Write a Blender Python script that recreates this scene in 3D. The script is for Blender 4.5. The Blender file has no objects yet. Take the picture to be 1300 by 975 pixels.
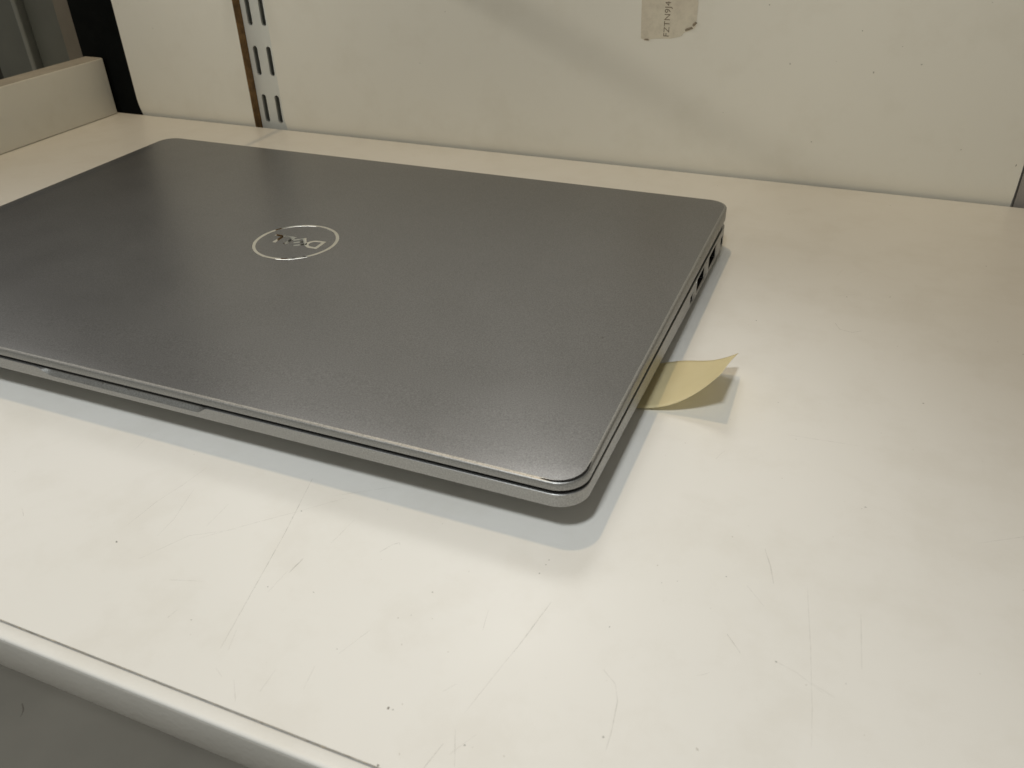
import bpy, bmesh, math, random
from mathutils import Vector, Euler

random.seed(7)
S = bpy.context.scene
COL = S.collection

# ------------------------------------------------------------------ camera
cam_d = bpy.data.cameras.new('camera')
cam = bpy.data.objects.new('camera', cam_d)
COL.objects.link(cam)
cam.location = (0.371582, -0.158444, 0.160931)
cam.rotation_euler = Euler((0.993436, 0.024804, 0.391438), 'XYZ')
cam_d.sensor_fit = 'HORIZONTAL'
cam_d.sensor_width = 36.0
cam_d.lens = 1063.86 / 1300 * 36
cam_d.clip_start = 0.01
cam_d.clip_end = 50
cam_d.dof.use_dof = True
cam_d.dof.focus_distance = 0.33
cam_d.dof.aperture_fstop = 36
S.camera = cam

# ------------------------------------------------------------------ light
world = bpy.data.worlds.new('World')
S.world = world
world.use_nodes = True
bg = world.node_tree.nodes['Background']
bg.inputs[0].default_value = (1.0, 0.965, 0.85, 1)     # dim light of the room
bg.inputs[1].default_value = 0.20


def lamp(name, kind, loc, target, energy, color, soft, **kw):
    d = bpy.data.lights.new(name, kind)
    d.energy = energy
    d.color = color
    if kind != 'AREA': d.shadow_soft_size = soft
    for k, v in kw.items():
        setattr(d, k, v)
    o = bpy.data.objects.new(name, d)
    o.location = loc
    o.rotation_euler = (Vector(target) - Vector(loc)).to_track_quat('-Z', 'Y').to_euler()
    COL.objects.link(o)
    return o


# small warm ceiling lamp (sharp shadow), a broader cool lamp over the front of the shelf (soft shadow),
# three spots added to brighten the wall, small ones added for the lid sheen
lamp('warm_ceiling_lamp', 'POINT', (-0.10, 0.250, 2.0), (0.2, 0.1, 0), 33, (1.0, 0.75, 0.44), 0.028)
lamp('cool_ceiling_lamp', 'SPOT', (0.30, -0.70, 1.28), (0.20, -0.25, 0), 53, (0.95, 0.99, 1.0), 0.08,
     spot_size=math.radians(37), spot_blend=0.65)
for wx in (-0.16, 0.16, 0.48):
    lamp('wall_fill_spot', 'SPOT', (wx, -2.0, 1.15), (wx, 0.3055, 0.16), 37, (1.0, 0.95, 0.82), 0.05,
         spot_size=math.radians(14), spot_blend=1.0)
# distant lamp from the left: throws the added bracket's soft diagonal shade across the back wall
lamp('side_lamp', 'SPOT', (-1.80, -0.50, 1.01), (0.15, 0.3055, 0.22), 35, (1.0, 0.95, 0.82), 0.06,
     spot_size=math.radians(14.5), spot_blend=0.9)
for lx, lz, tx, le, rad in ((0.21, 0.345, 0.28, 1.25, 0.055), (0.03, 0.355, 0.20, 0.80, 0.075), (-0.30, 0.37, 0.09, 0.95, 0.11)):
    lamp('lid_sheen_spot', 'SPOT', (lx, 0.29 - rad, lz), (tx, 0.085, 0.02), le, (1.0, 0.98, 0.94), rad,
         spot_size=math.radians(40), spot_blend=1.0)

S.view_settings.view_transform = 'Standard'
S.view_settings.look = 'None'
S.view_settings.exposure = 0.0
S.view_settings.gamma = 1.0
S.view_settings.use_curve_mapping = False


# ------------------------------------------------------------------ helpers
def link(o, parent=None):
    COL.objects.link(o)
    if parent is not None:
        o.parent = parent
    return o


def tag(o, label=None, cat=None, group=None, kind=None):
    if label: o['label'] = label
    if cat: o['category'] = cat
    if group: o['group'] = group
    if kind: o['kind'] = kind
    return o


def empty(name, loc=(0, 0, 0)):
    o = bpy.data.objects.new(name, None)
    o.empty_display_size = 0.02
    o.location = loc
    return link(o)


def obj(name, verts, faces, mat, parent=None, smooth=False, angle=None):
    me = bpy.data.meshes.new(name)
    me.from_pydata([tuple(v) for v in verts], [], faces)
    bm = bmesh.new(); bm.from_mesh(me)
    bmesh.ops.recalc_face_normals(bm, faces=bm.faces)
    if angle is not None:
        for f in bm.faces: f.smooth = True
        for e in bm.edges:
            if len(e.link_faces) == 2 and e.calc_face_angle(0) > math.radians(angle):
                e.smooth = False
    elif smooth:
        for f in bm.faces: f.smooth = True
    bm.to_mesh(me); bm.free()
    me.materials.append(mat)
    o = bpy.data.objects.new(name, me)
    link(o, parent)
    if parent is not None:
        o.location = -parent.location if parent.type == 'EMPTY' and parent.parent is None else (0, 0, 0)
    return o


def box(name, lo, hi, mat, parent=None, bevel=0.0, seg=3):
    bm = bmesh.new()
    bmesh.ops.create_cube(bm, size=1)
    for v in bm.verts:
        v.co = Vector([(lo[i] + hi[i]) / 2 + v.co[i] * (hi[i] - lo[i]) for i in range(3)])
    if bevel:
        bmesh.ops.bevel(bm, geom=bm.edges[:], offset=bevel, segments=seg, affect='EDGES', profile=0.5)
    vs = [v.co.copy() for v in bm.verts]
    bm.verts.index_update()
    fs = [[v.index for v in f.verts] for f in bm.faces]
    bm.free()
    return obj(name, vs, fs, mat, parent, angle=35 if bevel else None)


def boolean_cut(o, cutters):
    for c in cutters:
        m = o.modifiers.new('cut', 'BOOLEAN')
        m.operation = 'DIFFERENCE'; m.solver = 'EXACT'; m.object = c
    dg = bpy.context.evaluated_depsgraph_get(); dg.update()
    me = bpy.data.meshes.new_from_object(o.evaluated_get(dg))
    o.modifiers.clear()
    o.data = me
    for c in cutters:
        bpy.data.objects.remove(c)


class NT:
    """tiny node-tree builder"""
    def __init__(self, name):
        self.m = bpy.data.materials.new(name)
        self.m.use_nodes = True
        self.t = self.m.node_tree
        self.b = self.t.nodes['Principled BSDF']

    def n(self, typ, **kw):
        x = self.t.nodes.new(typ)
        for k, v in kw.items():
            if k.startswith('i_'):
                x.inputs[k[2:].replace('_', ' ')].default_value = v
            else:
                setattr(x, k, v)
        return x

    def l(self, a, b):
        self.t.links.new(a, b)

    def coord(self):
        if not hasattr(self, '_c'):
            self._c = self.n('ShaderNodeTexCoord').outputs['Object']
        return self._c

    def noise(self, scale, detail=3, rough=0.55, vec=None):
        x = self.n('ShaderNodeTexNoise')
        x.inputs['Scale'].default_value = scale
        x.inputs['Detail'].default_value = detail
        x.inputs['Roughness'].default_value = rough
        self.l(vec or self.coord(), x.inputs['Vector'])
        return x.outputs['Fac']

    def ramp(self, fac, stops):
        r = self.n('ShaderNodeValToRGB')
        e = r.color_ramp.elements
        while len(e) < len(stops): e.new(0.5)
        for i, (p, c) in enumerate(stops):
            e[i].position = p
            e[i].color = (*c, 1) if not isinstance(c, (int, float)) else (c, c, c, 1)
        self.l(fac, r.inputs['Fac'])
        return r.outputs['Color']

    def mapr(self, fac, a, b, c, d):
        r = self.n('ShaderNodeMapRange')
        for k, v in zip(('From Min', 'From Max', 'To Min', 'To Max'), (a, b, c, d)):
            r.inputs[k].default_value = v
        self.l(fac, r.inputs['Value'])
        return r.outputs['Result']

    def mul(self, a, b, fac=1.0):
        x = self.n('ShaderNodeMixRGB', blend_type='MULTIPLY')
        x.inputs[0].default_value = fac
        self.l(a, x.inputs[1]); self.l(b, x.inputs[2])
        return x.outputs[0]

    def bump(self, h, strength, dist):
        x = self.n('ShaderNodeBump')
        x.inputs['Strength'].default_value = strength
        x.inputs['Distance'].default_value = dist
        self.l(h, x.inputs['Height'])
        self.l(x.outputs['Normal'], self.b.inputs['Normal'])

    def set(self, **kw):
        for k, v in kw.items():
            i = self.b.inputs[k.replace('_', ' ')]
            if hasattr(v, 'links') or isinstance(v, bpy.types.NodeSocket):
                self.l(v, i)
            else:
                i.default_value = (*v, 1) if isinstance(v, tuple) and len(v) == 3 else v
        return self


def simple(name, col, rough=0.5, metal=0.0, var=0.08, scale=60, bump=0.0, bscale=900, spec=0.5):
    t = NT(name)
    c0 = tuple(x * (1 - var) for x in col); c1 = tuple(min(1, x * (1 + var)) for x in col)
    t.set(Base_Color=t.ramp(t.noise(scale), [(0.3, c0), (0.7, c1)]), Metallic=metal,
          Roughness=t.mapr(t.noise(scale * 1.7), 0.3, 0.7, rough * 0.9, min(1, rough * 1.1)))
    t.b.inputs['Specular IOR Level'].default_value = spec
    if bump:
        t.bump(t.noise(bscale, 2), bump, 0.0002)
    return t.m


# ------------------------------------------------------------------ materials
def mat_laminate():
    t = NT('white_laminate')
    big = t.ramp(t.noise(9, 4), [(0.3, (0.70, 0.69, 0.655)), (0.7, (0.725, 0.715, 0.685))])
    smudge = t.ramp(t.noise(38, 6, 0.65), [(0.36, (0.965, 0.96, 0.95)), (0.52, (1, 1, 1))])
    speck = t.ramp(t.noise(620, 2, 0.5), [(0.20, (0.7, 0.68, 0.65)), (0.24, (1, 1, 1))])
    t.set(Base_Color=t.mul(t.mul(big, smudge), speck),
          Roughness=t.mapr(t.noise(25, 5), 0.3, 0.7, 0.30, 0.42))
    t.bump(t.noise(1500, 2), 0.06, 0.0001)
    return t.m


def mat_panel():
    t = NT('cream_panel')
    big = t.ramp(t.noise(6, 4), [(0.3, (0.785, 0.765, 0.695)), (0.7, (0.815, 0.795, 0.725))])
    smudge = t.ramp(t.noise(30, 6, 0.65), [(0.34, (0.965, 0.96, 0.95)), (0.5, (1, 1, 1))])
    t.set(Base_Color=t.mul(big, smudge), Roughness=0.5)
    t.bump(t.noise(900, 3), 0.10, 0.0002)
    return t.m


def mat_metal_paint(name, col, rough, sparkle=0.5, metal=0.92):
    """brushed-blast metallic finish: fine flakes tilt the normal a little"""
    t = NT(name)
    fl = t.noise(2300, 2, 0.7)
    c0 = tuple(x * 0.74 for x in col); c1 = tuple(x * 1.26 for x in col)
    t.set(Base_Color=t.mul(t.ramp(fl, [(0.3, c0), (0.7, c1)]), t.ramp(t.noise(22, 5), [(0.3, 0.95), (0.7, 1.0)])),
          Metallic=metal, Roughness=t.mapr(t.noise(40, 5, 0.6), 0.3, 0.7, rough * 0.93, rough * 1.08))
    t.bump(fl, sparkle, 0.00007)
    return t.m


M_DESK = mat_laminate()
M_PANEL = mat_panel()
M_BAND_SHADED = simple('shade_darkened_edge_band', (0.40, 0.385, 0.35), 0.32, var=0.03, bump=0.6, bscale=700)  # darker than the lip: the front face's shade is put into its colour
M_JOINT = simple('dirt_in_joint', (0.30, 0.26, 0.20), 0.9, var=0.6, scale=300)
M_RAW = simple('raw_fibreboard', (0.20, 0.115, 0.045), 0.9, var=0.35, scale=220, bump=0.6, bscale=1500)
M_UP = simple('painted_steel', (0.70, 0.72, 0.70), 0.42, metal=0.15, var=0.04, bump=0.1, bscale=1200)
M_BLACK = simple('black_paint', (0.003, 0.004, 0.004), 0.85, var=0.2, spec=0.1)
M_GREY = simple('grey_steel', (0.115, 0.12, 0.105), 0.5, var=0.08, scale=30)
M_DARK = simple('dark_backing', (0.03, 0.028, 0.022), 0.8)
M_BEIGE = simple('beige_trim', (0.16, 0.14, 0.11), 0.6)
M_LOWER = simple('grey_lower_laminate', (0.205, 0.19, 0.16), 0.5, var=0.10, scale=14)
M_PINK = simple('mauve_grey_board', (0.36, 0.335, 0.315), 0.6, var=0.05)
M_LID = mat_metal_paint('grey_anodised_lid', (0.180, 0.180, 0.179), 0.315, 0.10, metal=0.64)
M_BASE = mat_metal_paint('silver_grey_base', (0.36, 0.36, 0.35), 0.42, 0.15)
M_RIM = mat_metal_paint('lid_rim_metal', (0.34, 0.34, 0.33), 0.46, 0.15)
M_CHROME = simple('polished_logo', (0.82, 0.82, 0.79), 0.035, metal=1.0, var=0.02)
M_UNDER = simple('dark_grey_underside', (0.36, 0.36, 0.34), 0.6)
M_RUBBER = simple('black_rubber', (0.008, 0.008, 0.008), 0.7, var=0.2, spec=0.2)
M_PORT = simple('port_inside', (0.006, 0.006, 0.007), 0.6, spec=0.2)
M_NOTE = None
t = NT('yellow_note_paper')
t.set(Base_Color=t.ramp(t.noise(120, 4), [(0.3, (0.83, 0.75, 0.50)), (0.7, (0.86, 0.785, 0.54))]), Roughness=0.75)
tr = t.n('ShaderNodeBsdfTranslucent'); tr.inputs['Color'].default_value = (0.88, 0.83, 0.64, 1)
mx = t.n('ShaderNodeMixShader'); mx.inputs[0].default_value = 0.5
t.l(t.b.outputs[0], mx.inputs[1]); t.l(tr.outputs[0], mx.inputs[2])
t.l(mx.outputs[0], t.t.nodes['Material Output'].inputs['Surface'])
t.bump(t.noise(700, 4), 0.15, 0.0002)
M_NOTE = t.m
t = NT('old_paper_label')
t.set(Base_Color=t.mul(t.ramp(t.noise(45, 5), [(0.3, (0.61, 0.545, 0.45)), (0.7, (0.69, 0.645, 0.53))]),
                       t.ramp(t.noise(190, 5, 0.7), [(0.3, 0.85), (0.55, 1.0)])), Roughness=0.6)
M_TAPE = t.m
M_INK = simple('faded_ink', (0.20, 0.165, 0.12), 0.8, var=0.4, scale=700)


def mat_mark(name, col, alpha):
    """worn scratch: breaks up along its length"""
    t = NT(name)
    t.set(Base_Color=col, Roughness=0.7,
          Alpha=t.mapr(t.noise(420, 4, 0.7), 0.36, 0.62, alpha * 0.25, alpha))
    return t.m


M_MARK = mat_mark('scratch_grey', (0.24, 0.22, 0.18), 0.30)
M_FAINT = mat_mark('scratch_faint', (0.33, 0.31, 0.27), 0.14)
M_FAINT2 = mat_mark('wall_speck', (0.24, 0.21, 0.17), 0.45)
M_CHIP = mat_mark('chip_dark', (0.16, 0.14, 0.11), 0.62)

# ------------------------------------------------------------------ the shelf the laptop lies on
WALL_Y = 0.3055
shelf = box('shelf_surface', (-0.30, -0.0759, -0.0135), (0.95, WALL_Y - 0.0004, 0.0), M_DESK)
tag(shelf, kind='structure')
# rounded front edging: profile extruded along x
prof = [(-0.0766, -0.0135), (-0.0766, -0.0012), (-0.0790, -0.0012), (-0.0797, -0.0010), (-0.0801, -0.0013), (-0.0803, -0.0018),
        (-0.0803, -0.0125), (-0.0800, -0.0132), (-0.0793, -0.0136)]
lip = [(-0.0764, -0.0011), (-0.0764, -0.00025), (-0.0768, -0.00005), (-0.0788, -0.0001)]
for k in range(1, 7):
    a = math.pi / 2 * k / 6
    lip.append((-0.0790 - 0.0011 * math.sin(a), -0.0001 - 0.0009 * (1 - math.cos(a))))


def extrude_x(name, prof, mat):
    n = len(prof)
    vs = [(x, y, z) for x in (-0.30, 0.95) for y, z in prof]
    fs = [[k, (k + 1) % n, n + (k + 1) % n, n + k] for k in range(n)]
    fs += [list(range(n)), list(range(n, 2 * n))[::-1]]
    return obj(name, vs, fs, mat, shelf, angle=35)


extrude_x('front_edging', prof, M_BAND_SHADED)
extrude_x('edging_lip', lip, M_DESK)
# grime packed in the joint: an uneven dark bead
vs, fs = [], []
N = 900
for i in range(N):
    x = -0.05 + 0.6 * i / (N - 1)
    w = 0.00003 + 0.00006 * random.random() + (0.00012 * random.random() if random.random() < 0.08 else 0)
    o_ = 0.00008 * math.sin(x * 300) + random.uniform(-1, 1) * 0.00006
    vs += [(x, -0.07615 - w + o_, 0.00003), (x, -0.07615 + w + o_, 0.00006 + 0.00003 * random.random())]
    if i: fs.append([2 * i - 2, 2 * i, 2 * i + 1, 2 * i - 1])
tag(obj('joint_grime', vs, fs, M_JOINT, shelf), kind='stuff')

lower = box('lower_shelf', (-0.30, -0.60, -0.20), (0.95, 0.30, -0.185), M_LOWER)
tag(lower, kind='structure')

# ------------------------------------------------------------------ back wall
PH = 0.75


def panel(name, x0, x1, label):
    """flat panel whose foot is eased back a little"""
    sec = [(WALL_Y + 0.0020, -0.02), (WALL_Y + 0.0020, 0.0002), (WALL_Y + 0.0011, 0.0035), (WALL_Y + 0.0004, 0.0070), (WALL_Y, 0.0115),
           (WALL_Y, PH), (WALL_Y + 0.009, PH), (WALL_Y + 0.009, -0.02)]
    vs = [(x0, y, z) for y, z in sec] + [(x1, y, z) for y, z in sec]
    n = len(sec)
    fs = [[k, (k + 1) % n, n + (k + 1) % n, n + k] for k in range(n)] + [list(range(n)), list(range(n, 2 * n))[::-1]]
    o = obj(name, vs, fs, M_PANEL, angle=40)
    tag(o, label, 'wall panel', 'cream panels of the back wall')
    return o


pl_ = panel('wall_panel', -0.1147, -0.0137, 'narrow cream back panel between black post and slotted steel upright')
pr_ = panel('wall_panel', 0.0110, 0.4462, 'wide cream back panel behind the laptop carrying the old label')
# raw brown edge of the narrow panel, facing the upright
vs, fs = [], []
N = 60
for i in range(N):
    z = -0.02 + (PH + 0.018) * i / (N - 1)
    j = random.uniform(0, 0.00025)
    vs += [(-0.01365 + 0.0003, WALL_Y - 0.00005, z), (-0.01365 + 0.0004 + j, WALL_Y + 0.0006, z), (-0.01365 + 0.0004, WALL_Y + 0.010, z),
           (-0.01366, WALL_Y + 0.010, z), (-0.01366, WALL_Y - 0.00005, z)]
    if i:
        a, b = 5 * (i - 1), 5 * i
        for k in range(5):
            fs.append([a + k, a + (k + 1) % 5, b + (k + 1) % 5, b + k])
fs += [[0, 1, 2, 3, 4], [5 * N - 5 + k for k in range(5)][::-1]]
ro = obj('raw_edge', vs, fs, M_RAW, pl_)
ro['label'] = 'brown raw fibreboard edge'

# slotted upright (twin-slot shelf rail), set back between the panels
up = empty('slotted_upright', (0, WALL_Y + 0.006, 0))
tag(up, 'pale steel shelf upright with paired vertical slots, set into the back wall', 'shelf upright')
x0, x1, yf = -0.0128, 0.0106, WALL_Y + 0.0062
front = box('slotted_face', (x0, yf, -0.02), (x1, yf + 0.0016, PH), M_UP, up)
cut = []
for k in range(24):
    zc = 0.0114 + 0.0309 * k
    for xc in (-0.0074, 0.0031):
        bm = bmesh.new()
        r, hl = 0.0018, 0.0093
        ring = [(r * math.cos(math.pi * i / 8), hl - r + r * math.sin(math.pi * i / 8)) for i in range(9)] + \
               [(-r * math.cos(math.pi * i / 8), -hl + r - r * math.sin(math.pi * i / 8)) for i in range(9)]
        m = len(ring)
        vs = [(xc + a, yf - 0.002, zc + b) for a, b in ring] + [(xc + a, yf + 0.004, zc + b) for a, b in ring]
        fs = [[i, (i + 1) % m, m + (i + 1) % m, m + i] for i in range(m)] + [list(range(m)), list(range(m, 2 * m))[::-1]]
        bm.free()
        cut.append((vs, fs))
av, af = [], []
for vs, fs in cut:
    b = len(av); av += vs; af += [[q + b for q in f] for f in fs]
c_ = obj('cutter', av, af, M_UP)
front_loc = front.location.copy(); front.parent = None; front.location = (0, 0, 0)
boolean_cut(front, [c_])
front.parent = up; front.location = front_loc
box('channel_side', (x0, yf + 0.0017, -0.02), (x0 + 0.0012, yf + 0.012, PH), M_UP, up)
box('channel_side', (x1 - 0.0012, yf + 0.0017, -0.02), (x1, yf + 0.012, PH), M_UP, up)
box('channel_web', (-0.0030, yf + 0.0017, -0.02), (-0.0018, yf + 0.011, PH), M_UP, up)
box('channel_back', (x0, yf + 0.0121, -0.02), (x1, yf + 0.0135, PH), M_GREY, up)

# unseen bracket added above the view to cast the diagonal wall shade
bvs = []
for x in (-0.0028, -0.0016):
    bvs += [(x, 0.3105, 0.154), (x, 0.3105, 0.174), (x, 0.075, 0.174), (x, 0.070, 0.170), (x, 0.070, 0.164), (x, 0.22, 0.156)]
bk_ = obj('shade_bracket', bvs, [[0, 1, 2, 3, 4, 5], [11, 10, 9, 8, 7, 6]] + [[i, (i + 1) % 6, 6 + (i + 1) % 6, 6 + i] for i in range(6)], M_UP)
tag(bk_, 'unseen steel bracket added to cast the diagonal wall shade', 'bracket')

# black post at the left corner, and what stands beyond it
bp = box('black_post', (-0.1560, WALL_Y + 0.0004, -0.02), (-0.1150, WALL_Y + 0.03, PH), M_BLACK, bevel=0.0006)
tag(bp, 'matte black upright post in the left back corner', 'post')
bt = box('beige_trim', (-0.172, WALL_Y + 0.002, -0.02), (-0.1562, WALL_Y + 0.03, PH), M_BEIGE, bevel=0.001)
tag(bt, 'thin dull beige trim strip just left of the black post', 'trim')
gp = empty('grey_column', (-0.2, WALL_Y + 0.03, 0))
tag(gp, 'grey steel column with stepped edges beyond the low side board', 'column')
box('column_face', (-0.2135, WALL_Y + 0.012, -0.02), (-0.1765, WALL_Y + 0.03, PH), M_GREY, gp, bevel=0.002)
box('column_flange', (-0.2185, WALL_Y + 0.006, -0.02), (-0.2137, WALL_Y + 0.03, PH), simple('grey_steel_lip', (0.20, 0.205, 0.185), 0.45), gp, bevel=0.0015)
box('column_return', (-0.27, WALL_Y + 0.020, -0.02), (-0.2187, WALL_Y + 0.03, PH), M_GREY, gp)
bk = box('dark_backing_board', (-0.80, WALL_Y + 0.0306, -0.02), (-0.1562, WALL_Y + 0.04, PH), M_DARK)
tag(bk, 'dark backing board behind the grey column at far left', 'board')

# low side board on the left
sb = box('side_board', (-0.1500, -0.075, 0.0002), (-0.1340, 0.3030, 0.0385), M_PANEL, bevel=0.0007)
box('top_edge', (-0.1496, -0.0745, 0.0381), (-0.1344, 0.3026, 0.0388), simple('dusty_raw_edge', (0.40, 0.37, 0.32), 0.85, var=0.12, scale=90), sb, bevel=0.0003, seg=1)
tag(sb, 'low cream side board standing along the left end of the shelf', 'side board')

# right: next bay
rb = box('neighbour_board', (0.4478, WALL_Y + 0.0035, -0.02), (0.95, WALL_Y + 0.014, PH), M_PINK)
tag(rb, 'mauve grey board past the dark slit at the right end of the wall', 'board')
vs, fs = [], []
N = 40
for i in range(N):
    z = 0.0215 + 0.2 * i / (N - 1)
    j = random.uniform(0, 0.0004)
    if i < 2: j += 0.0012 * (i == 1) - 0.0002
    vs += [(0.44625, WALL_Y - 0.0006, z), (0.4476 + j, WALL_Y - 0.0003, z), (0.4476, WALL_Y + 0.003, z), (0.44625, WALL_Y + 0.003, z)]
    if i:
        a, b = 4 * (i - 1), 4 * i
        for k in range(4):
            fs.append([a + k, a + (k + 1) % 4, b + (k + 1) % 4, b + k])
fs += [[0, 1, 2, 3], [4 * N - 4 + k for k in range(4)][::-1]]
ro = obj('raw_edge', vs, fs, M_RAW, pr_)
ro['label'] = 'chipped brown fibreboard edge'

# ------------------------------------------------------------------ laptop
W, D = 0.3214, 0.2120
LX0, LX1 = 0.1285, 0.2008          # opening notch


def rr(inset, r, nseg=10):
    """rounded rectangle, counter-clockwise from front-left; dense along the front"""
    x0, x1, y0, y1 = inset, W - inset, inset, D - inset
    r = max(r - inset, 0.0006)
    pts = []
    def arc(cx, cy, a0):
        for i in range(nseg + 1):
            a = a0 + math.pi / 2 * i / nseg
            pts.append((cx + r * math.cos(a), cy + r * math.sin(a)))
    fx = [0.03, 0.08, 0.115, 0.1255] + [0.1285 + 0.0072 * i / 6 for i in range(7)] + [0.150, 0.165, 0.180, 0.190] + \
         [0.1962 + 0.0046 * i / 6 for i in range(7)] + [0.204, 0.215, 0.25, 0.29]
    arc(x0 + r, y0 + r, math.pi)
    if inset > 0.0055:                      # deep insets: keep the points between the corners
        fx = [x0 + r + (x1 - x0 - 2 * r) * (x - RC) / (W - 2 * RC) for x in fx]
    for x in fx: pts.append((x, y0))
    arc(x1 - r, y0 + r, -math.pi / 2)
    for k in range(1, 12): pts.append((x1, y0 + r + (y1 - y0 - 2 * r) * k / 12))
    arc(x1 - r, y1 - r, 0)
    for k in range(1, 8): pts.append((x1 - r - (x1 - x0 - 2 * r) * k / 8, y1))
    arc(x0 + r, y1 - r, math.pi / 2)
    for k in range(1, 12): pts.append((x0, y1 - r - (y1 - y0 - 2 * r) * k / 12))
    return pts


def loft(name, loops, mat, parent, caps=(True, True), angle=28):
    """loops: (inset, z function of x, y)"""
    vs, fs = [], []
    n = None
    for inset, zf, r in loops:
        p = rr(inset, r)
        n = len(p)
        vs += [(x, y, zf(x, y)) for x, y in p]
    for k in range(len(loops) - 1):
        for i in range(n):
            fs.append([k * n + i, k * n + (i + 1) % n, (k + 1) * n + (i + 1) % n, (k + 1) * n + i])
    if caps[0]: fs.append(list(range(n))[::-1])
    if caps[1]: fs.append([(len(loops) - 1) * n + i for i in range(n)])
    return obj(name, vs, fs, mat, parent, angle=angle)


def smooth01(t):
    t = max(0, min(1, t)); return t * t * (3 - 2 * t)


def notch(x, y):
    if y > 0.02: return 0.0
    return min(smooth01((x - LX0) / 0.0072), smooth01((LX1 - x) / 0.0046))


def z_top(x, y):                               # the top sheet is very slightly crowned towards its front edge
    return 0.0203 + 0.0011 * (1 - (1 - min(1.0, max(0.0, y / 0.045))) ** 2)


z_lb = lambda x, y: 0.0174 - 0.0110 * y          # underside of the lid's rim
z_bt = lambda x, y: 0.0163 - 0.0190 * y          # top edge of the base
z_bb = lambda x, y: 0.0117 - 0.0460 * y          # foot of the base's upright side
RC = 0.0088

laptop = empty('laptop', (W / 2, D / 2, 0))
tag(laptop, 'closed grey metal laptop lying on the white shelf', 'laptop')

base = loft('base', [
    (0.0040, lambda x, y: z_bb(x, y) - 0.0002, RC),
    (0.0006, lambda x, y: z_bb(x, y) - 0.0001, RC),
    (0.0000, lambda x, y: z_bb(x, y) + 0.0004, RC),
    (0.0000, lambda x, y: z_bt(x, y) - 0.00015 - 0.0022 * notch(x, y), RC),
    (0.00015, lambda x, y: z_bt(x, y) - 0.0021 * notch(x, y), RC),
    (0.0020, lambda x, y: z_bt(x, y) - 0.0003 * notch(x, y), RC),
    (0.0056, lambda x, y: z_bt(x, y), RC)], M_BASE, laptop)
loft('bottom_cover', [
    (0.0300, lambda x, y: 0.0012, 0.036),
    (0.0160, lambda x, y: 0.0012 + 0.35 * (z_bb(x, y) - 0.0012), 0.025),
    (0.0036, lambda x, y: z_bb(x, y) - 0.0004, RC),
    (0.0036, lambda x, y: z_bb(x, y) + 0.0010, RC)], M_UNDER, laptop)

# ports cut into the right side
ports = [('audio_jack', 0.1345, 0.1402, 0.0064, 0.0104), ('usb_port', 0.1463, 0.1615, 0.0062, 0.0124),
         ('usb_port', 0.1703, 0.1862, 0.0052, 0.0118), ('lock_slot', 0.1975, 0.2035, 0.0045, 0.0092)]
cutters = []
for nm, y0, y1, za, zb in ports:
    cutters.append(box('cutter', (W - 0.0075, y0, za), (W + 0.002, y1, zb), M_BASE, bevel=0.0003, seg=1))
bl = base.location.copy(); base.parent = None; base.location = (0, 0, 0)
boolean_cut(base, cutters)
base.parent = laptop; base.location = bl
for nm, y0, y1, za, zb in ports:
    e = 0.00012
    x_in, x_out = W - 0.0073, W - 0.00035
    vs = [(x, y, z) for x in (x_in, x_out) for (y, z) in ((y0 + e, za + e), (y1 - e, za + e), (y1 - e, zb - e), (y0 + e, zb - e))]
    fs = [[0, 1, 2, 3], [0, 1, 5, 4], [1, 2, 6, 5], [2, 3, 7, 6], [3, 0, 4, 7]]
    li = obj(nm, vs, fs, M_PORT, base)
    if nm == 'usb_port':
        zm = za + 0.62 * (zb - za)
        box('port_tongue', (x_in, y0 + 0.0014, zm), (W - 0.0012, y1 - 0.0014, zm + 0.0014), M_RUBBER, li)
# rubber feet
box('rubber_foot', (0.03, 0.020, 0.0), (W - 0.03, 0.030, 0.0013), M_RUBBER, laptop, bevel=0.0003)
box('rubber_foot', (0.03, D - 0.032, 0.0), (W - 0.03, D - 0.022, 0.0013), M_RUBBER, laptop, bevel=0.0003)
# dark gasket seen in the gap between lid and base
loft('gap_gasket', [(0.0011, lambda x, y: z_bt(x, y) - 0.0004, RC), (0.0011, lambda x, y: z_lb(x, y) + 0.0004, RC)], M_RUBBER, laptop)
for bx_ in (0.1573, 0.1683):
    box('rubber_bumper', (bx_ - 0.0004, 0.0001, z_lb(0, 0) - 0.0008), (bx_ + 0.0004, 0.0020, z_lb(0, 0) - 0.00005), M_RUBBER, laptop, bevel=0.0001, seg=1)

# lid: rim (the side of the lid) and the top sheet
lid_loops = [(0.0012, lambda x, y: z_top(x, y) - 0.00008, RC), (0.0030, lambda x, y: z_top(x, y) - 0.00003, RC)]
lid_loops += [(i_, z_top, max(RC, i_ + 0.0015)) for i_ in (0.006, 0.010, 0.014, 0.018, 0.023, 0.028, 0.034, 0.041, 0.0415)]
lid = loft('lid', lid_loops, M_LID, laptop, caps=(False, True), angle=40)
loft('lid_rim', [
    (0.0040, lambda x, y: z_lb(x, y) + 0.0002, RC),
    (0.0004, lambda x, y: z_lb(x, y), RC),
    (0.0000, lambda x, y: z_lb(x, y) + 0.0003, RC),
    (0.0000, lambda x, y: z_top(x, y) - 0.0006, RC),
    (0.0002, lambda x, y: z_top(x, y) - 0.0003, RC),
    (0.0006, lambda x, y: z_top(x, y) - 0.00015, RC),
    (0.00119, lambda x, y: z_top(x, y) - 0.00009, RC)], M_RIM, lid, caps=(True, False), angle=40)
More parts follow.
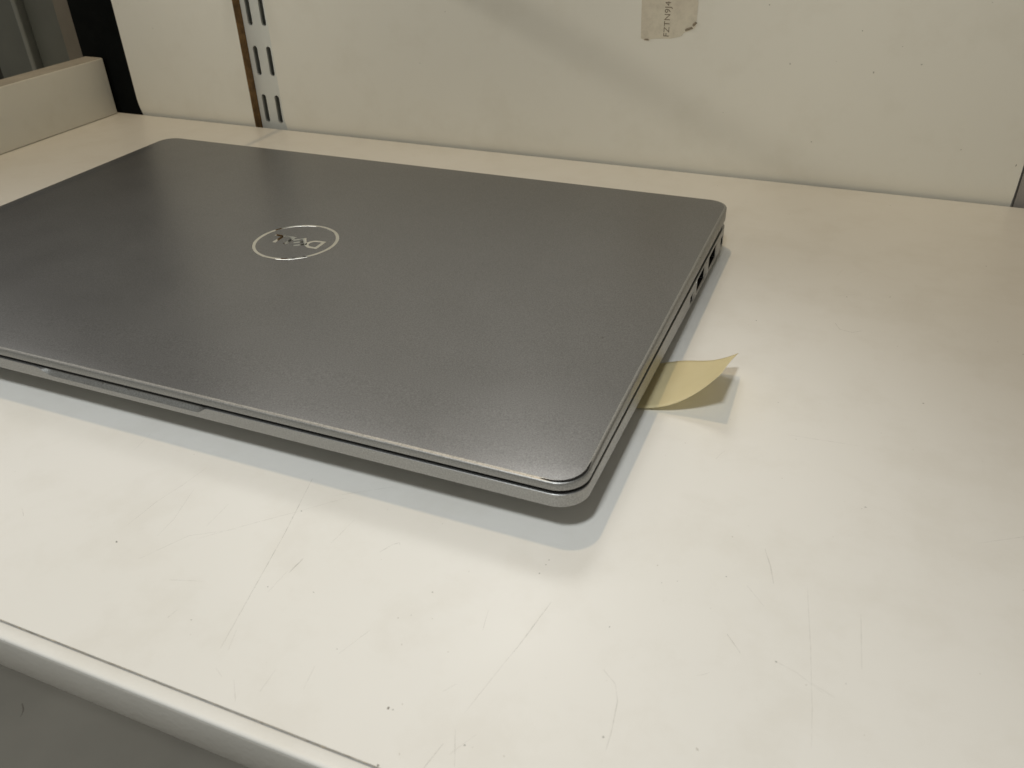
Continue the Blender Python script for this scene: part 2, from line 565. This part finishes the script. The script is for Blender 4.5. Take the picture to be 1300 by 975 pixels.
# thin black strip between top sheet and rim round the front right corner
vs, fs = [], []
cx, cy = W - RC, RC
N = 40
for i in range(N):
    a = -math.pi / 2 - 0.28 + (math.pi / 2 + 0.62) * i / (N - 1)
    tt = i / (N - 1)
    w = 0.00042 * math.sin(math.pi * min(1, tt * 1.02)) ** 0.6 + 0.00002
    aa = max(-math.pi / 2, min(0.0, a))
    ex = Vector((math.sin(aa) * 0, 0))
    r0 = RC - 0.00075
    px = cx + r0 * math.cos(aa) + (a - aa) * RC * (1 if a < -math.pi / 2 else 0)
    py = cy + r0 * math.sin(aa) + (a - aa) * RC * (1 if a > 0 else 0)
    d = Vector((math.cos(aa), math.sin(aa)))
    z0 = z_top(px, py) - 0.00002
    vs += [(px - d.x * w, py - d.y * w, z0), (px + d.x * w, py + d.y * w, z0 - 0.00010)]
    if i: fs.append([2 * i - 2, 2 * i - 1, 2 * i + 1, 2 * i])
obj('corner_strip', vs, fs, M_RUBBER, lid)

# emblem on the lid: ring and four letters, upright when seen from the hinge side
ZLID = z_top(0, 0.1)
LC = Vector((0.1598, 0.1080)); LR = 0.0180


def lg(u, v):
    return (LC.x - u * LR, LC.y - v * LR)


def plate(name, outer, holes, z0, z1, mat, parent):
    bm = bmesh.new()
    edges = []
    for loop in [outer] + holes:
        vv = [bm.verts.new((*lg(u, v), z1)) for u, v in loop]
        edges += [bm.edges.new((vv[i], vv[(i + 1) % len(vv)])) for i in range(len(vv))]
    bmesh.ops.triangle_fill(bm, use_beauty=True, edges=edges, normal=(0, 0, 1))
    ext = bmesh.ops.extrude_face_region(bm, geom=bm.faces[:])
    for g in ext['geom']:
        if isinstance(g, bmesh.types.BMVert): g.co.z = z0
    bm.verts.index_update()
    vs = [v.co.copy() for v in bm.verts]; fs = [[v.index for v in f.verts] for f in bm.faces]
    bm.free()
    return obj(name, vs, fs, mat, parent)


NR = 96
# ring with a soft half-round section
vs, fs = [], []
sec = [(1.0, 0.0), (0.998, 0.00012), (0.992, 0.00016), (0.925, 0.00016), (0.920, 0.00012), (0.918, 0.0)]
for i in range(NR):
    a = 2 * math.pi * i / NR
    for q, h in sec:
        x, y = lg(q * math.cos(a), q * math.sin(a))
        vs.append((x, y, ZLID - 0.00004 + h))
k = len(sec)
for i in range(NR):
    j = (i + 1) % NR
    for s in range(k - 1):
        fs.append([i * k + s, i * k + s + 1, j * k + s + 1, j * k + s])
obj('logo_ring', vs, fs, M_CHROME, lid)
ZL0, ZL1 = ZLID - 0.00005, ZLID + 0.00012
h = 0.215


def dshape(x0, x1, hh, n=14):
    mid = x0 + (x1 - x0) * 0.42
    pts = [(x0, -hh), (mid, -hh)]
    for i in range(1, n):
        a = -math.pi / 2 + math.pi * i / n
        pts.append((mid + (x1 - mid) * math.cos(a), hh * math.sin(a)))
    pts += [(mid, hh), (x0, hh)]
    return pts


st = 0.085
plate('logo_letter', dshape(-0.70, -0.285, h), [dshape(-0.70 + st, -0.285 - st * 1.05, h - st * 0.95)[::-1]], ZL0, ZL1, M_CHROME, lid)
# slanted E
ew, eh, es = 0.30, 0.20, 0.078
E_ = [(0, -eh), (ew, -eh), (ew, -eh + es), (es, -eh + es), (es, -es / 2), (ew, -es / 2), (ew, es / 2), (es, es / 2), (es, eh - es),
      (ew, eh - es), (ew, eh), (0, eh)]
ang = math.radians(36)
cE = (-0.115, 0.0)
E2 = []
for u, v in E_:
    u -= ew / 2
    E2.append((cE[0] + u * math.cos(ang) - v * math.sin(ang), cE[1] + u * math.sin(ang) + v * math.cos(ang)))
plate('logo_letter', E2, [], ZL0, ZL1, M_CHROME, lid)
for xl in (0.125, 0.425):
    plate('logo_letter', [(xl, -h), (xl + 0.265, -h), (xl + 0.265, -h + st), (xl + st, -h + st), (xl + st, h), (xl, h)], [], ZL0, ZL1, M_CHROME, lid)

# ------------------------------------------------------------------ yellow note sticking out from under the laptop
U, V = 26, 16
vs, fs = [], []
for i in range(U + 1):
    s = i / U
    for j in range(V + 1):
        q = j / V                       # 0 near, 1 far
        xs = 0.312 + s * (0.0335 - 0.0013 * (1 - q))
        ys = 0.0675 + 0.0305 * q + s * (0.0045 - 0.001 * q)
        lift = max(0.0, (s - 0.22) / 0.78)
        top = 0.0170 * (1 - q) + 0.0080 * q
        e = 2.3 * (1 - q) + 1.5 * q
        zs = 0.0007 + top * (0.12 * lift + 0.88 * lift ** e) + 0.0008 * q * math.sin(lift * 2 * math.pi) + 0.0006 * math.sin(q * math.pi) * lift
        vs.append((xs, ys, zs))
for i in range(U):
    for j in range(V):
        a = i * (V + 1) + j
        fs.append([a, a + V + 1, a + V + 2, a + 1])
note = obj('sticky_note', vs, fs, M_NOTE, smooth=True)
md = note.modifiers.new('thickness', 'SOLIDIFY'); md.thickness = 0.00012
tag(note, 'pale yellow paper note curling up from under the laptop side', 'sticky note')

# ------------------------------------------------------------------ old label on the back wall
lb = empty('paper_label', (0.266, WALL_Y, 0.10))
tag(lb, 'worn tan paper label with faded lettering stuck on the back wall', 'label')
bot = [(0.2520, 0.0700), (0.2540, 0.0690), (0.2562, 0.0688), (0.2570, 0.0697), (0.2600, 0.0702), (0.2640, 0.0704), (0.2680, 0.0706), (0.2710, 0.0713), (0.2735, 0.0721),
       (0.2748, 0.0738), (0.2775, 0.0748), (0.2800, 0.0762), (0.2807, 0.0775)]
outl = bot + [(0.2808, 0.090), (0.2806, 0.128), (0.2512, 0.128), (0.2511, 0.10), (0.2516, 0.08)]
m = len(outl)
vs = [(x, WALL_Y - 0.00018, z) for x, z in outl] + [(x, WALL_Y - 0.00002, z) for x, z in outl]
fs = [list(range(m)), list(range(m, 2 * m))[::-1]] + [[i, (i + 1) % m, m + (i + 1) % m, m + i] for i in range(m)]
obj('label_paper', vs, fs, M_TAPE, lb)
# torn crumpled flake at the lower right corner
for (x, z, a, w_, h_) in ((0.2772, 0.0758, 0.35, 0.0042, 0.0012), (0.2800, 0.0783, 0.8, 0.0026, 0.0012), (0.2551, 0.0696, 0.1, 0.0024, 0.0008)):
    ca, sa = math.cos(a), math.sin(a)
    pts = [(-w_ / 2, -h_ / 2, 0.0002), (w_ / 2, -h_ / 2, 0.0002), (w_ * 0.45, h_ / 2, 0.0009), (-w_ * 0.2, h_ * 0.6, 0.0011), (-w_ / 2, h_ * 0.2, 0.0003), (0, 0, 0.0012)]
    vs = [(x + u * ca - v * sa, WALL_Y - d, z + u * sa + v * ca) for u, v, d in pts]
    fs = [[0, 1, 5], [1, 2, 5], [2, 3, 5], [3, 4, 5], [4, 0, 5]]
    obj('torn_flake', vs, fs, simple('dirty_paper', (0.28, 0.24, 0.18), 0.8), lb)
cu = bpy.data.curves.new('label_text', 'FONT')
cu.body = 'FZTN9J4'
cu.size = 0.0043
cu.space_character = 1.02
tmp = bpy.data.objects.new('tmp', cu); COL.objects.link(tmp)
dg = bpy.context.evaluated_depsgraph_get(); dg.update()
me = bpy.data.meshes.new_from_object(tmp.evaluated_get(dg))
bpy.data.objects.remove(tmp)
wtxt = max(v.co.x for v in me.vertices)
for v in me.vertices:                      # reads from the bottom up
    tx, ty = v.co.x, v.co.y
    v.co = (0.2669 - ty, WALL_Y - 0.00024, 0.0712 + tx * 0.0173 / wtxt)
me.materials.clear(); me.materials.append(M_INK)
txt = bpy.data.objects.new('label_text', me)
link(txt, lb); txt.location = -lb.location
txt['label'] = 'faded brown lettering running upwards'

# ------------------------------------------------------------------ wear: scratches and specks
R_ = cam.rotation_euler.to_matrix()


def on_shelf(px, py, z=0.0):
    """used only to look up where on the shelf a mark of the photograph lies"""
    d = R_ @ Vector(((px - 650) / 1063.86, (487.5 - py) / 1063.86, -1))
    t_ = (z - cam.location.z) / d.z
    return cam.location + d * t_


def on_wall(px, py):
    d = R_ @ Vector(((px - 650) / 1063.86, (487.5 - py) / 1063.86, -1))
    t_ = (WALL_Y - cam.location.y) / d.y
    return cam.location + d * t_


def ribbon(acc, pts, w, nrm):
    vs, fs = acc
    P = []
    for a, b in zip(pts[:-1], pts[1:]):
        n = max(2, int((b - a).length / 0.0012))
        P += [a.lerp(b, i / n) for i in range(n)]
    P.append(pts[-1])
    base_i = len(vs)
    for i, q in enumerate(P):
        tdir = (P[min(i + 1, len(P) - 1)] - P[max(i - 1, 0)]).normalized()
        s = nrm.cross(tdir)
        e = math.sin(math.pi * (i + 0.3) / (len(P) - 0.4)) ** 0.5
        ww = w * (0.35 + 0.65 * e) * random.uniform(0.7, 1.2)
        q2 = q + s * random.uniform(-1, 1) * w * 0.3 + nrm * 0.00002
        vs += [q2 + s * ww, q2 - s * ww]
        if i: fs.append([base_i + 2 * i - 2, base_i + 2 * i, base_i + 2 * i + 1, base_i + 2 * i - 1])


def blob(acc, c, r, nrm):
    vs, fs = acc
    a = nrm.orthogonal().normalized(); b = nrm.cross(a)
    b0 = len(vs)
    ph = random.random() * 6
    el = random.uniform(0.4, 1)
    for i in range(7):
        th = 2 * math.pi * i / 7
        rr_ = r * random.uniform(0.6, 1.2)
        u, v = math.cos(th) * rr_, math.sin(th) * rr_ * el
        vs.append(c + nrm * 0.00003 + a * (u * math.cos(ph) - v * math.sin(ph)) + b * (u * math.sin(ph) + v * math.cos(ph)))
    fs.append(list(range(b0, b0 + 7)))


UPV = Vector((0, 0, 1))
mark, faint, chip = ([], []), ([], []), ([], [])
P_ = lambda *pp: [on_shelf(*p) for p in pp]
for w, pp in [(0.00010, [(397, 607), (360, 680), (318, 755), (280, 823)]),
              (0.00014, [(385, 709), (367, 727)]),
              (0.00009, [(766, 850), (781, 868), (784, 890), (776, 930), (769, 953)]),
              (0.00009, [(971, 697), (978, 718), (982, 741)]),
              (0.00010, [(923, 805), (940, 829)]),
              (0.00009, [(700, 764), (660, 818), (640, 842)]),
              (0.00009, [(563, 944), (538, 975)]),
              (0.00010, [(482, 701), (497, 692), (507, 689), (508, 692)]),
              (0.00010, [(1060, 410), (1066, 418), (1082, 422), (1095, 420)]),
              (0.00010, [(225, 774), (213, 784)]), (0.00010, [(28, 646), (30, 655)])]:
    ribbon(mark, P_(*pp), w, UPV)
for w, pp in [(0.00009, [(1025, 745), (1029, 820), (1031, 900), (1030, 950)]), (0.00009, [(983, 839), (1010, 853), (1045, 880)]),
              (0.00010, [(1030, 867), (1060, 886)]), (0.00011, [(250, 684), (330, 662), (372, 651), (440, 632)]),
              (0.00010, [(175, 710), (240, 680), (300, 672)]),
              (0.00010, [(262, 594), (230, 617), (200, 636), (160, 668)]),
              (0.00010, [(290, 640), (262, 668)]), (0.00010, [(247, 620), (220, 660), (200, 680)]),
              (0.00010, [(420, 630), (500, 618)]), (0.00012, [(640, 842), (590, 905)]),
              (0.00010, [(948, 743), (970, 770)]), (0.00010, [(620, 775), (613, 800)]),
              (0.00010, [(1345, 675), (1240, 690)]), (0.00010, [(578, 925), (577, 975)]),
              (0.00010, [(1093, 780), (1094, 850)]), (0.00010, [(562, 878), (580, 868)]),
              (0.00010, [(470, 800), (430, 830)]), (0.00010, [(350, 850), (330, 878)]),
              (0.00010, [(400, 845), (385, 875)]), (0.00012, [(215, 736), (260, 738)]),
              (0.00010, [(300, 800), (290, 825)]), (0.00010, [(1000, 552), (1090, 566)]),
              (0.00010, [(450, 660), (420, 690)]), (0.00010, [(365, 725), (340, 752)]),
              (0.00010, [(274, 848), (282, 860)]), (0.00010, [(297, 863), (299, 890)])]:
    ribbon(faint, P_(*pp), w, UPV)
for k in range(34):
    c = Vector((random.uniform(0.12, 0.5), random.uniform(-0.07, 0.29), 0))
    if 0 < c.x < 0.33 and -0.002 < c.y < 0.215: continue
    a = random.gauss(0.9, 0.6); L = random.uniform(0.002, 0.010)
    d = Vector((math.cos(a), math.sin(a), 0))
    ribbon(faint, [c, c + d * L * 0.5 + Vector((0, random.uniform(-1, 1) * L * 0.1, 0)), c + d * L], 0.00008, UPV)
for (px, py, r) in [(1099, 644, 0.0007), (1094, 646, 0.0004), (493, 899, 0.0007), (499, 901, 0.0005), (685, 728, 0.0005), (697, 711, 0.0003), (693, 717, 0.0003),
                    (1172, 512, 0.0006), (1075, 377, 0.0006), (1130, 377, 0.0006), (1163, 363, 0.0003), (549, 752, 0.0005), (1299, 450, 0.0007),
                    (988, 511, 0.0004), (1018, 237, 0.0004), (1130, 261, 0.0006), (1002, 272, 0.0005), (960, 407, 0.0005), (924, 243, 0.0004), (911, 236, 0.0004),
                    (148, 688, 0.0006), (243, 787, 0.0004), (562, 665, 0.0003), (774, 796, 0.0004), (522, 781, 0.0003), (766, 936, 0.0005), (985, 840, 0.0006),
                    (590, 946, 0.0004), (600, 949, 0.0003), (1074, 868, 0.0003), (398, 752, 0.0005), (428, 824, 0.0004), (340, 745, 0.0003), (1267, 434, 0.0003),
                    (1252, 338, 0.0006), (860, 738, 0.0003), (840, 740, 0.0003), (922, 732, 0.0003), (383, 649, 0.0005), (480, 972, 0.0006)]:
    blob(chip, on_shelf(px, py), r * 0.62, UPV)
for (nm, acc, mt) in (('scratches', mark, M_MARK), ('faint_scratches', faint, M_FAINT), ('specks', chip, M_CHIP)):
    tag(obj(nm, acc[0], acc[1], mt, shelf), kind='stuff')
wn = Vector((0, -1, 0))
wm = ([], [])
for (px, py, r) in [(977, 6, 0.0007), (1003, 81, 0.0008), (1095, 39, 0.0005), (1146, 59, 0.0005), (1170, 82, 0.0007), (1062, 78, 0.0005), (1109, 92, 0.0008),
                    (1030, 180, 0.0006), (1220, 190, 0.0006), (1290, 210, 0.0010), (565, 15, 0.0006), (918, 143, 0.0005), (1260, 3, 0.0006), (533, 80, 0.0006)]:
    blob(wm, on_wall(px, py), r * 0.7, wn)
tag(obj('wall_specks', wm[0], wm[1], M_FAINT2, pr_), kind='stuff')
wl = ([], [])
for (px, py, r) in [(194, 36, 0.0008), (150, 5, 0.0012), (283, 70, 0.0006), (190, 65, 0.0006), (245, 120, 0.0004)]:
    blob(wl, on_wall(px, py), r * 0.8, wn)
tag(obj('wall_specks', wl[0], wl[1], M_FAINT, pl_), kind='stuff')
lm = ([], [])
ribbon(lm, [on_shelf(28, 893, -0.185), on_shelf(30, 902, -0.185), on_shelf(26, 910, -0.185)], 0.0004, UPV)
tag(obj('hair', lm[0], lm[1], M_CHIP, lower), kind='stuff')

ls = ([], [])
for (px, py, r) in [(765, 429, 0.0005), (889, 327, 0.0004), (560, 470, 0.0002), (300, 400, 0.0002), (640, 330, 0.0002), (480, 250, 0.00025)]:
    blob(ls, on_shelf(px, py, ZLID), r, UPV)
tag(obj('dust_specks', ls[0], ls[1], M_CHIP, lid), kind='stuff')
